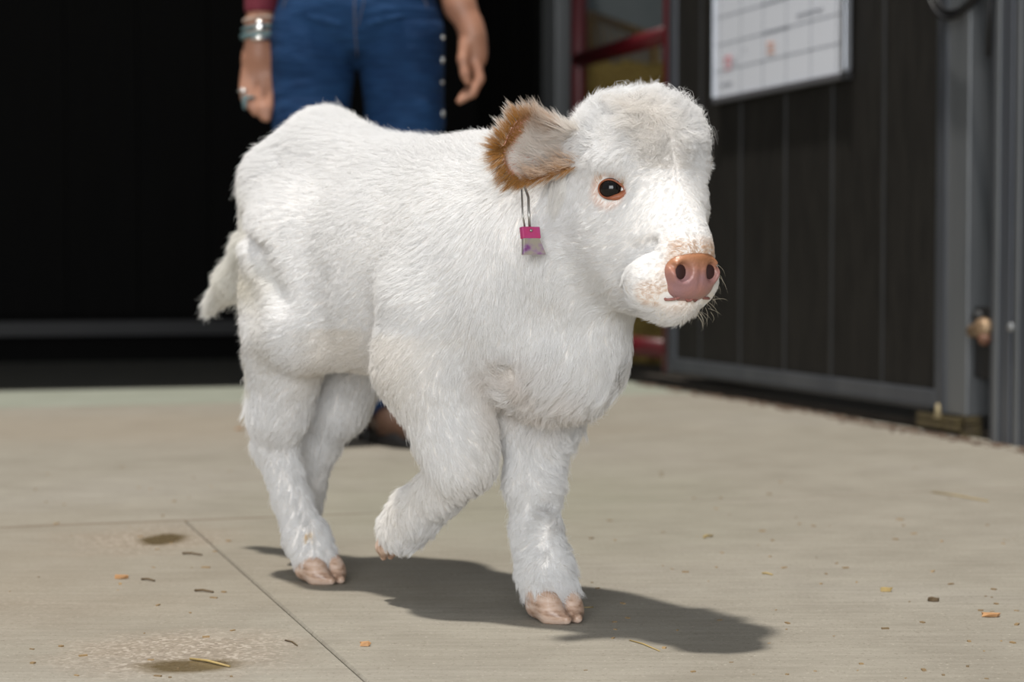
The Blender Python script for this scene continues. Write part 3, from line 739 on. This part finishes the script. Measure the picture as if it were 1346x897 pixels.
# lips: bare pink line of the mouth, laid on the skin
from mathutils.bvhtree import BVHTree as BVH_
bvb = BVH_.FromObject(body, bpy.context.evaluated_depsgraph_get())
MP = []
for k in range(25):
    q = -1+2*k/24; h_ = hp(.092-.052*abs(q)**1.7, q*.046, -.1225+.016*abs(q)**1.3); c_ = bvb.find_nearest(Vector(h_)); MP.append(c_[0]+c_[1]*.0022)
lipm = noisy('lip_skin', (.30, .12, .10), (.22, .08, .07), 60, .45, 0, .1, 200)
lp_ = MB().tube(MP, [.0010+.0009*math.sin(math.pi*k/24) for k in range(25)], 8).build('lip', lipm, calf); lp_['label'] = 'pink lip line'
# whiskers
r = np.random.default_rng(5); wp = []; wd = []
for k in range(100):
    sg = random.choice((-1, -1, 1)); b_ = sg*random.uniform(.010, .040); c_ = random.uniform(-.135, -.075)
    wp.append(hp(.066+random.uniform(-.012, .010), b_, c_)); wd.append(unit(HF*random.uniform(.2, .8)+HR*sg*random.uniform(.3, 1.)+HU*random.uniform(-.7, .25)))
wp = np.array(wp); wd = np.array(wd)
o = hair('whiskers', wp, wd, wd-HU*.2+sinfield(wp, 60, 3)*.3, r.uniform(.018, .034, len(wp)), np.full(len(wp), .8), .00010, np.tile([.85, .76, .60], (len(wp), 1)), hairm, calf, clump=.1, seed=4)

# hooves
hoofm = mat('hoof_horn', (.55, .36, .28), .35, 0, .5); n_ = NB(hoofm); v_ = n_.coords('Object', (1, 1, 3))
n_.link(n_.ramp(n_.noise(45, 4, .6, v_), [(.3, (.22, .12, .07)), (.48, (.50, .34, .25)), (.72, (.66, .52, .43))]), n_.b.inputs['Base Color']); n_.bump(n_.noise(150, 3, .5, v_), .15, .001)
def hoof(pos, yaw, pitch=0, sc=1.0, lab=None):
    "pos: centre of the sole"
    h = SDF((-.045, -.035, -.006), (.045, .035, .045), .0013)
    for sg in (1, -1):
        h.cone((.010, sg*.0125, .011), (-.014, sg*.0125, .014), .0125, .0130, .004)
        h.cone((.012, sg*.0120, .008), (.030, sg*.0070, .0055), .0115, .0052, .008)
        h.cone((.006, sg*.0125, .020), (-.012, sg*.013, .026), .0125, .0130, .006)
    X = h.F; zz = (h.lo[2]+np.arange(h.n[2])*h.h)[None, None, :]; yy = np.abs(h.lo[1]+np.arange(h.n[1])*h.h)[None, :, None]
    xx = (h.lo[0]+np.arange(h.n[0])*h.h)[:, None, None]
    X[:] = np.maximum(X, -zz); X[:] = np.maximum(X, np.where(xx > -.004, .0016+.0006*(xx > .01)-yy, -1))
    me = h.mesh('hoof'); o = link('hoof', me, hoofm, calf)
    o.location = pos; o.rotation_euler = (0, pitch, yaw); o.scale = (sc, sc, sc)
    o.modifiers.new('smooth', 'SMOOTH').iterations = 2
    if lab: o['label'] = lab
    return o
hoof(P3(-.203, .027, .0), 0.0, 0, 1.12)
hoof(P3(.205, -.025, .0), -.12, 0, 1.14)
hoof(P3(-.357, -.034, .036), 0, math.radians(70), .9)
hoof(P3(-.031, .046, .078), 0, math.radians(100), .78)

# ear tag
pinkm = noisy('tag_pink', (.42, .035, .12), (.38, .05, .20), 60, .35, 0, .05, 50)
silm = mat('tag_silver', (.62, .60, .58), .28, .7); n_ = NB(silm); v_ = n_.coords('Generated')
n_.link(n_.ramp(n_.noise(2.2, 2, .5, v_), [(.42, (.50, .46, .38)), (.58, (.45, .32, .45)), (.70, (.32, .12, .34))]), n_.b.inputs['Base Color'])
wirem = mat('tag_wire', (.35, .34, .32), .3, .9)
TG = np.array(hp(-.074, .104, -.004))
TM = Matrix.Translation(Vector(TG)) @ Matrix.Rotation(-HY, 4, 'Z') @ Matrix.Rotation(math.radians(-10), 4, 'Y')  # local x forward(normal), y left, z up
et = bpy.data.objects.new('ear_tag', None); C.objects.link(et); et.parent = calf; et.matrix_local = TM; et.empty_display_size = .02; et['label'] = 'pink and silver ear tag on wire loop'
l = MB(); et.scale = (1.05, 1.05, 1.0)
l.tube([(0, .000, -.038), (0, .001, -.020), (-.003, .004, -.004), (-.008, .004, .010)], .0014, 8); l.tube([(0, -.006, -.038), (0, -.007, -.022), (-.003, -.004, -.008), (-.008, 0, .006)], .0010, 8)
l.build('wire_loop', wirem, et)
MB().box((0, 0, -.044), (.006, .022, .013)).build('tag_top', pinkm, et, .001)
tq = MB(); a_ = .0025
vs = [(x, y, z) for x in (-a_, a_) for (y, z) in ((.009, -.049), (-.010, -.049), (-.012, -.068), (.016, -.068))]
tq.add(vs, [(0, 1, 2, 3), (7, 6, 5, 4), (0, 4, 5, 1), (1, 5, 6, 2), (2, 6, 7, 3), (3, 7, 4, 0)]); tq.build('tag_plate', silm, et, .0008)
MB().ball((.0035, -.001, -.042), .0018, 8).build('rivet', wirem, et)

# ================================================================== THE PERSON (local frame: x to image right, y away from camera, z up)
pr = tag(empty('person', (-.35, 4.5, 0)), 'person in blue jeans and maroon shirt standing behind the calf, silver bracelets on one wrist', 'person')
skp = noisy('skin', (.40, .20, .125), (.34, .16, .10), 14, .5, 0, .1, 200)
def hand(sd, s, wr_, pts):
    pass
Bp = SDF((-.42, -.28, .0), (.42, .26, 1.78), .0052)
Bp.ell((0, .0, 1.60), (.075, .092, .115), .02); Bp.cone((0, .01, 1.42), (0, .0, 1.53), .052, .050, .03)
Bp.ell((0, -.045, 1.545), (.05, .045, .05), .03); Bp.cone((0, -.09, 1.60), (0, -.108, 1.575), .010, .013, .015)
for sg in (1, -1):
    Bp.ell((sg*.078, .01, 1.60), (.010, .018, .030), .01); Bp.ell((sg*.032, -.098, 1.617), (.016, .012, .011), .008, sub=True); Bp.ell((sg*.032, -.083, 1.617), (.013, .012, .012), .004)
Bp.cone((-.022, -.098, 1.545), (.022, -.098, 1.545), .006, .006, .008)
Bp.ell((0, 0, 1.27), (.155, .095, .20), .05); Bp.ell((0, 0, 1.02), (.150, .095, .10), .04)
for sg in (1, -1):
    Bp.chain([(sg*.100, 0, .94, .065), (sg*.098 if sg < 0 else .088, -.01, .50, .048), (-.095, .01, .10, .036) if sg < 0 else (.042, .10, .13, .036)], .03)
    Bp.cone((0, 0, 1.39), (sg*.165, 0, 1.375), .05, .05, .04)
# arm at image left: hangs, back of the hand towards the camera
Bp.chain([(-.175, 0, 1.37, .050), (-.205, .02, 1.13, .042), (-.222, -.01, .945, .027)], .02)
Bp.ell((-.222, -.012, .872), (.040, .019, .052), .02)
Bp.cone((-.222, -.01, .955), (-.222, -.012, .89), .026, .028, .02)
F_ = [(-.252, -.012, .850, [(-.256, -.018, .815, .0095), (-.252, -.030, .790, .009), (-.244, -.034, .775, .008)]),
      (-.236, -.014, .840, [(-.240, -.022, .798, .0105), (-.236, -.034, .772, .0098), (-.228, -.036, .756, .0085)]),
      (-.216, -.016, .838, [(-.216, -.026, .795, .0110), (-.214, -.038, .765, .0102), (-.210, -.038, .746, .0088)]),
      (-.198, -.016, .842, [(-.194, -.028, .800, .0108), (-.196, -.040, .768, .0100), (-.200, -.040, .742, .0088)])]
for x, y, z, q in F_: Bp.chain([(x, y, z, .0115)]+q, .005)
Bp.chain([(-.200, -.010, .905, .016), (-.172, -.018, .872, .0135), (-.164, -.024, .830, .0115), (-.168, -.026, .792, .0090)], .008)
# arm at image right: bare forearm, fingers curled
Bp.chain([(.175, 0, 1.37, .050), (.180, .03, 1.15, .043), (.232, .0, 1.00, .034), (.256, -.01, .952, .027)], .02)
Bp.cone((.256, -.01, .955), (.262, -.012, .93), .026, .030, .02)
Bp.ell((.262, -.010, .895), (.034, .026, .048), .015)
for k in range(4):
    y = -.028+k*.017
    Bp.chain([(.270-.002*k, y*.8-.002, .868, .0125), (.278-.004*k, y-.004, .832+.003*k, .0108), (.262-.003*k, y-.012, .800+.004*k, .0100), (.232+.002*k, y-.016, .782+.006*k, .0085)], .005)
Bp.chain([(.245, -.028, .910, .0155), (.240, -.040, .875, .0130), (.245, -.045, .842, .0110), (.250, -.044, .825, .0092)], .007)
body_p = link('body', Bp.mesh('body'), skp, pr); body_p.modifiers.new('smooth', 'SMOOTH').iterations = 2
# jeans
jm = mat('denim', (.02, .07, .18), .85, 0, .2); n_ = NB(jm); v_ = n_.coords('Object')
jc = n_.ramp(n_.noise(5, 4, .6, v_, .4), [(.3, (.004, .019, .060)), (.55, (.008, .036, .102)), (.75, (.015, .055, .140))])
jv = n_.coords('Object', (3, 3, 26)); fine = n_.noise(6, 3, .6, jv)
n_.link(n_.mix(.35, jc, n_.ramp(fine, [(.35, (.003, .015, .052)), (.65, (.018, .060, .150))])), n_.b.inputs['Base Color'])
fold = n_.noise(1.6, 3, .5, n_.coords('Object', (2.5, 2.5, 9), rot=(.0, .35, 0)), .6); n_.bump(n_.math('ADD', n_.math('MULTIPLY', fold, 1.0), n_.math('MULTIPLY', n_.noise(400, 2, .5, v_), .03)), .9, .03)
J = SDF((-.28, -.26, .02), (.28, .30, 1.14), .006)
J.ell((0, .01, 1.05), (.170, .120, .10), .03); J.ell((0, .005, .975), (.187, .130, .10), .04); J.ell((0, .045, .96), (.16, .11, .09), .04)
J.chain([(-.097, 0, .93, .102), (-.106, -.005, .74, .086), (-.102, -.02, .50, .074), (-.095, .01, .10, .078)], .008)
J.chain([(.097, .0, .93, .102), (.108, .0, .74, .088), (.088, -.01, .50, .074), (.040, .10, .13, .078)], .014)
rngf = np.random.default_rng(3)
for sg in (1, -1):   # whisker folds at the hips and thighs
    for k in range(7):
        z = .985-k*.034; J.cone((sg*.02, -.128+.002*k, z-.012), (sg*(.10+.008*k), -.112, z+.016-.004*k), .002, .003, .012, sub=(k % 2 == 0))
J.cone((0, -.145, .90), (0, -.12, .80), .004, .006, .012, sub=True)
jeans = link('jeans', J.mesh('jeans'), jm, pr); jeans.modifiers.new('smooth', 'SMOOTH').iterations = 2
thm = mat('seam_thread', (.10, .10, .13), .8)
from mathutils.bvhtree import BVHTree
bv = BVHTree.FromObject(jeans, bpy.context.evaluated_depsgraph_get())
def onj(x, z, side=None):
    if side is None: h = bv.ray_cast(Vector((x, -.6, z)), Vector((0, 1, 0)))
    else: h = bv.ray_cast(Vector((.6*side, x, z)), Vector((-side, 0, 0)))
    return h[0], h[1]
def stitch(name, pts, rad, m_):
    q = [onj(x, z)[0]+onj(x, z)[1]*.001 for x, z in pts if onj(x, z)[0] is not None]
    if len(q) > 1: MB().tube(q, rad, 6).build(name, m_, jeans)
stitch('fly_seam', [(.004, 1.06-k*.015) for k in range(13)], .0016, thm)
stitch('fly_seam', [(.030-.0008*k*k/4, 1.06-k*.012) for k in range(11)], .0010, thm)
for sg in (1, -1): stitch('pocket_seam', [(sg*(.085+.075*math.sin(a)), 1.05-.055*(1-math.cos(a))-.012) for a in [k*.15 for k in range(11)]], .0014, thm)
cmn = mat('silver_stud', (.62, .63, .62), .25, .8)
for k in range(9):
    z = .925-k*.050-(.02 if k > 2 else 0); h, nn_ = onj(-.03, z, 1)
    if h is not None: MB().ball((0, 0, 0), (.005, .006, .009 if k % 2 else .005), 10, Matrix.Translation(h)).build('stud', cmn, jeans)
# shirt
shm = noisy('maroon_cloth', (.15, .013, .028), (.11, .009, .02), 8, .85, 0, .2, 120)
Sh = SDF((-.36, -.2, .95), (.36, .2, 1.48), .007)
Sh.ell((0, 0, 1.27), (.172, .112, .21), .04); Sh.ell((0, 0, 1.12), (.178, .13, .075), .04)
for sg in (1, -1): Sh.cone((0, 0, 1.39), (sg*.17, 0, 1.375), .065, .062, .04)
Sh.chain([(-.175, 0, 1.37, .064), (-.207, .02, 1.13, .052), (-.219, -.004, .985, .036)], .02)
Sh.chain([(.175, 0, 1.37, .064), (.185, .028, 1.14, .054)], .02)
Sh.F[:] = np.maximum(Sh.F, (.984-(Sh.lo[2]+np.arange(Sh.n[2])*Sh.h))[None, None, :])
link('shirt', Sh.mesh('shirt'), shm, pr)
hm = noisy('brown_hair', (.05, .025, .012), (.08, .04, .02), 12, .5, 0, .5, 60, (6, 6, 1))
Hs = SDF((-.16, -.15, 1.35), (.16, .2, 1.78), .006); Hs.ell((0, .022, 1.635), (.092, .102, .105), .02); Hs.ell((0, .07, 1.52), (.085, .06, .13), .03)
Hs.ell((0, -.09, 1.585), (.062, .07, .085), .015, sub=True); link('hair', Hs.mesh('hair'), hm, pr)
# boots
bm_ = noisy('boot_leather', (.10, .055, .035), (.065, .035, .022), 10, .5, 0, .1, 80); solem = mat('boot_sole', (.008, .007, .007), .6)
def boot(x, y, yaw):
    t_ = bpy.data.objects.new('boot', None); C.objects.link(t_); t_.parent = pr; t_.location = (x, y, 0); t_.rotation_euler = (0, 0, yaw)
    b_ = SDF((-.08, -.24, .0), (.08, .12, .34), .005)
    b_.chain([(0, .02, .31, .060), (0, .025, .16, .050), (0, .03, .08, .042)], .02); b_.cone((0, .02, .07), (0, -.10, .050), .042, .040, .03); b_.cone((0, -.10, .048), (0, -.19, .036), .040, .024, .03)
    b_.F[:] = np.maximum(b_.F, (.022-(b_.lo[2]+np.arange(b_.n[2])*b_.h))[None, None, :]); link('upper', b_.mesh('upper'), bm_, t_)
    MB().box((0, .04, .015), (.070, .075, .030)).build('heel', solem, t_, .006)
    MB().tube([(0, -.02, .012), (0, -.10, .012), (0, -.17, .012), (0, -.21, .014)], [.038, .043, .034, .012], 16).build('sole', solem, t_).scale = (1, 1, 1)
    bpy.context.view_layer.update()
boot(-.095, .02, .05); boot(.040, .12, .45)
# jewellery
silv = mat('silver', (.75, .74, .72), .2, .9); turq = noisy('turquoise', (.06, .13, .15), (.14, .20, .20), 60, .4); bead = noisy('beads', (.45, .36, .30), (.30, .20, .15), 60, .35)
def ring_pts(cx, cy, z, rx, ry, tilt=0, n=26): return [(cx+rx*math.cos(a), cy+ry*math.sin(a), z+tilt*math.cos(a)) for a in [2*math.pi*k/n for k in range(n)]]
br1 = MB()
for q in ring_pts(-.222, -.010, .968, .032, .032, .004, 26): br1.ball(q, .0046, 8)
br1.build('bead_bracelet', bead, pr)['kind'] = 'stuff'
wb_ = MB().tube(ring_pts(-.222, -.010, .948, .034, .033, .004), .0055, 8, closed=True).build('watch_band', turq, pr)
MB().ball((0, 0, 0), (.011, .006, .015), 14, Matrix.Translation((-.216, -.046, .948))).build('silver_oval', silv, wb_)
MB().tube(ring_pts(-.222, -.011, .931, .035, .033, .003), .0075, 8, closed=True).build('turquoise_bracelet', turq, pr)
MB().tube([(-.232, -.052, .920), (-.214, -.054, .921), (-.192, -.040, .924)], .0052, 10).build('silver_bar', silv, pr)
rg = MB().tube(ring_pts(-.254, -.020, .806, .0125, .0125), .003, 8, closed=True).build('ring', silv, pr)
MB().ball((-.254, -.036, .806), (.006, .004, .006), 10).build('stone', silv, rg)
rg = MB().tube(ring_pts(-.243, -.030, .790, .013, .012), .004, 8, closed=True).build('ring', turq, pr); MB().ball((-.250, -.042, .780), (.006, .004, .018), 10).build('stone', turq, rg)
rg = MB().tube(ring_pts(-.165, -.023, .842, .0135, .013), .0032, 8, closed=True).build('ring', silv, pr); MB().ball((-.162, -.038, .842), (.008, .004, .005), 10).build('stone', silv, rg)

# ================================================================== LITTER ON THE FLOOR
def pix(u, v):                                   # measured pixel -> point on the floor
    a = (u-673)/2600; b = (448.5-v)/2600; y = math.cos(TILT)+b*math.sin(TILT); z = -math.sin(TILT)+b*math.cos(TILT); k = -CAMH/z
    return Vector((a*k, y*k, 0))
strawm = noisy('straw', (.42, .31, .12), (.34, .24, .09), 60, .6); chipm = noisy('wood_chip', (.50, .27, .12), (.40, .22, .10), 60, .7); darkc = noisy('dark_chip', (.12, .08, .04), (.09, .06, .03), 60, .8)
def straw(u, v, u2, v2, r_=.0014, m_=strawm, lab=None, grp=None):
    a, b = pix(u, v), pix(u2, v2); c = (a+b)/2; dd = b-a; L_ = dd.length; r_ *= .62
    o = MB().tube([(-L_/2, 0, r_), (-L_*.1, .002, r_*1.6), (L_/2, -.001, r_)], [r_, r_, r_*.8], 6).build('straw', m_)
    o.location = c; o.rotation_euler = (0, 0, math.atan2(dd.y, dd.x)); tag(o, lab, 'straw', grp); return o
def chip(u, v, w_, m_, lab, grp=None, rz=0.0):
    p = pix(u, v); r_ = random.Random(int(u*7+v)); mb = MB(); vs = []
    for z in (0.0005, .0035):
        for k in range(7):
            a = 2*math.pi*k/7; q = w_*(.35+.25*r_.random()); vs.append((q*math.cos(a)*1.25, q*.75*math.sin(a), z+.002*r_.random()*(z > .001)))
    mb.add(vs, [tuple(range(6, -1, -1)), tuple(range(7, 14))]+[(k, (k+1) % 7, 7+(k+1) % 7, 7+k) for k in range(7)])
    o = mb.build('wood_chip', m_); o.location = p; o.rotation_euler = (0, 0, rz); tag(o, lab, 'chip', grp); return o
straw(250, 868, 303, 878, .0022, strawm, 'longest yellow straw at the bottom left, on the worn patch')
straw(828, 843, 868, 857, .0013, strawm, 'thin straw inside the shadow, in front of the planted forehoof')
straw(186, 763, 204, 765, .0024, darkc, 'short brown straw below the left wet hole, right one of two')
chip(160, 761, .016, chipm, 'small tan chip below the left wet hole, left of the brown straw')
straw(256, 778, 281, 780, .0026, darkc, 'dark brown straw left of the hind hoof, on bare concrete')
straw(240, 729, 266, 731, .0026, darkc, 'dark curled straw right below the left wet hole')
straw(375, 843, 392, 850, .0014, darkc, 'dark thin straw below the hind hoof near the diagonal joint')
chip(1301, 811, .019, chipm, 'orange wood chip at the far right of the floor')
chip(1227, 791, .011, darkc, 'dark brown chip left of the orange wood chip')
chip(1165, 778, .012, strawm, 'pale yellow chip on the open floor right of the shadow')
chip(480, 850, .010, chipm, 'small orange chip in front of the lifted foreleg shadow')
chip(315, 565, .020, chipm, 'pinkish chip on the floor just left of the hind leg')
straw(1002, 755, 1016, 757, .002, strawm, 'pale straw above the head shadow')
straw(1225, 648, 1300, 660, .002, strawm, 'long pale straw lying far right before the steel post')
straw(780, 799, 762, 800, .001, strawm, 'fine straw just right of the planted forehoof')
straw(925, 708, 936, 706, .003, strawm, 'straw bit on open floor right of the forelegs')
r_ = random.Random(44); mb = MB()
for k in range(150):
    u = r_.choice((r_.uniform(760, 1340), r_.uniform(10, 320), r_.uniform(760, 1340))); v = r_.uniform(610, 893); q = pix(u, v); s_ = r_.uniform(.0012, .0042)
    mb.box((0, 0, s_*.2), (s_*r_.uniform(1, 3), s_, s_*.4), Matrix.Translation(q) @ Matrix.Rotation(r_.uniform(0, 3), 4, 'Z'))
tag(mb.build('floor_crumbs', noisy('crumbs', (.42, .28, .13), (.10, .07, .04), 5, .8)), 'fine straw and chip crumbs strewn over the concrete floor', 'crumbs', kind='stuff')
# debris along the foot of the right wall
mb = MB(); r_ = random.Random(9)
for k in range(420):
    p = r_.uniform(-.2, 3.2); n = abs(r_.gauss(0, .035))+.0; q = BM @ Vector((p, n*(.5+.35*p/2)+(.045 if p > 1.4 else .01), 0)); s_ = r_.uniform(.004, .012)
    M_ = Matrix.Translation(q) @ Matrix.Rotation(r_.uniform(0, 3), 4, 'Z') @ Matrix.Rotation(r_.uniform(-.4, .4), 4, 'X')
    mb.box((0, 0, s_*.2), (s_*2.2, s_*.8, s_*.4), M_)
tag(mb.build('floor_debris', noisy('debris', (.20, .14, .10), (.10, .07, .05), 30, .9)), 'line of brown dirt and bedding crumbs along the foot of the right wall', 'debris', kind='stuff')
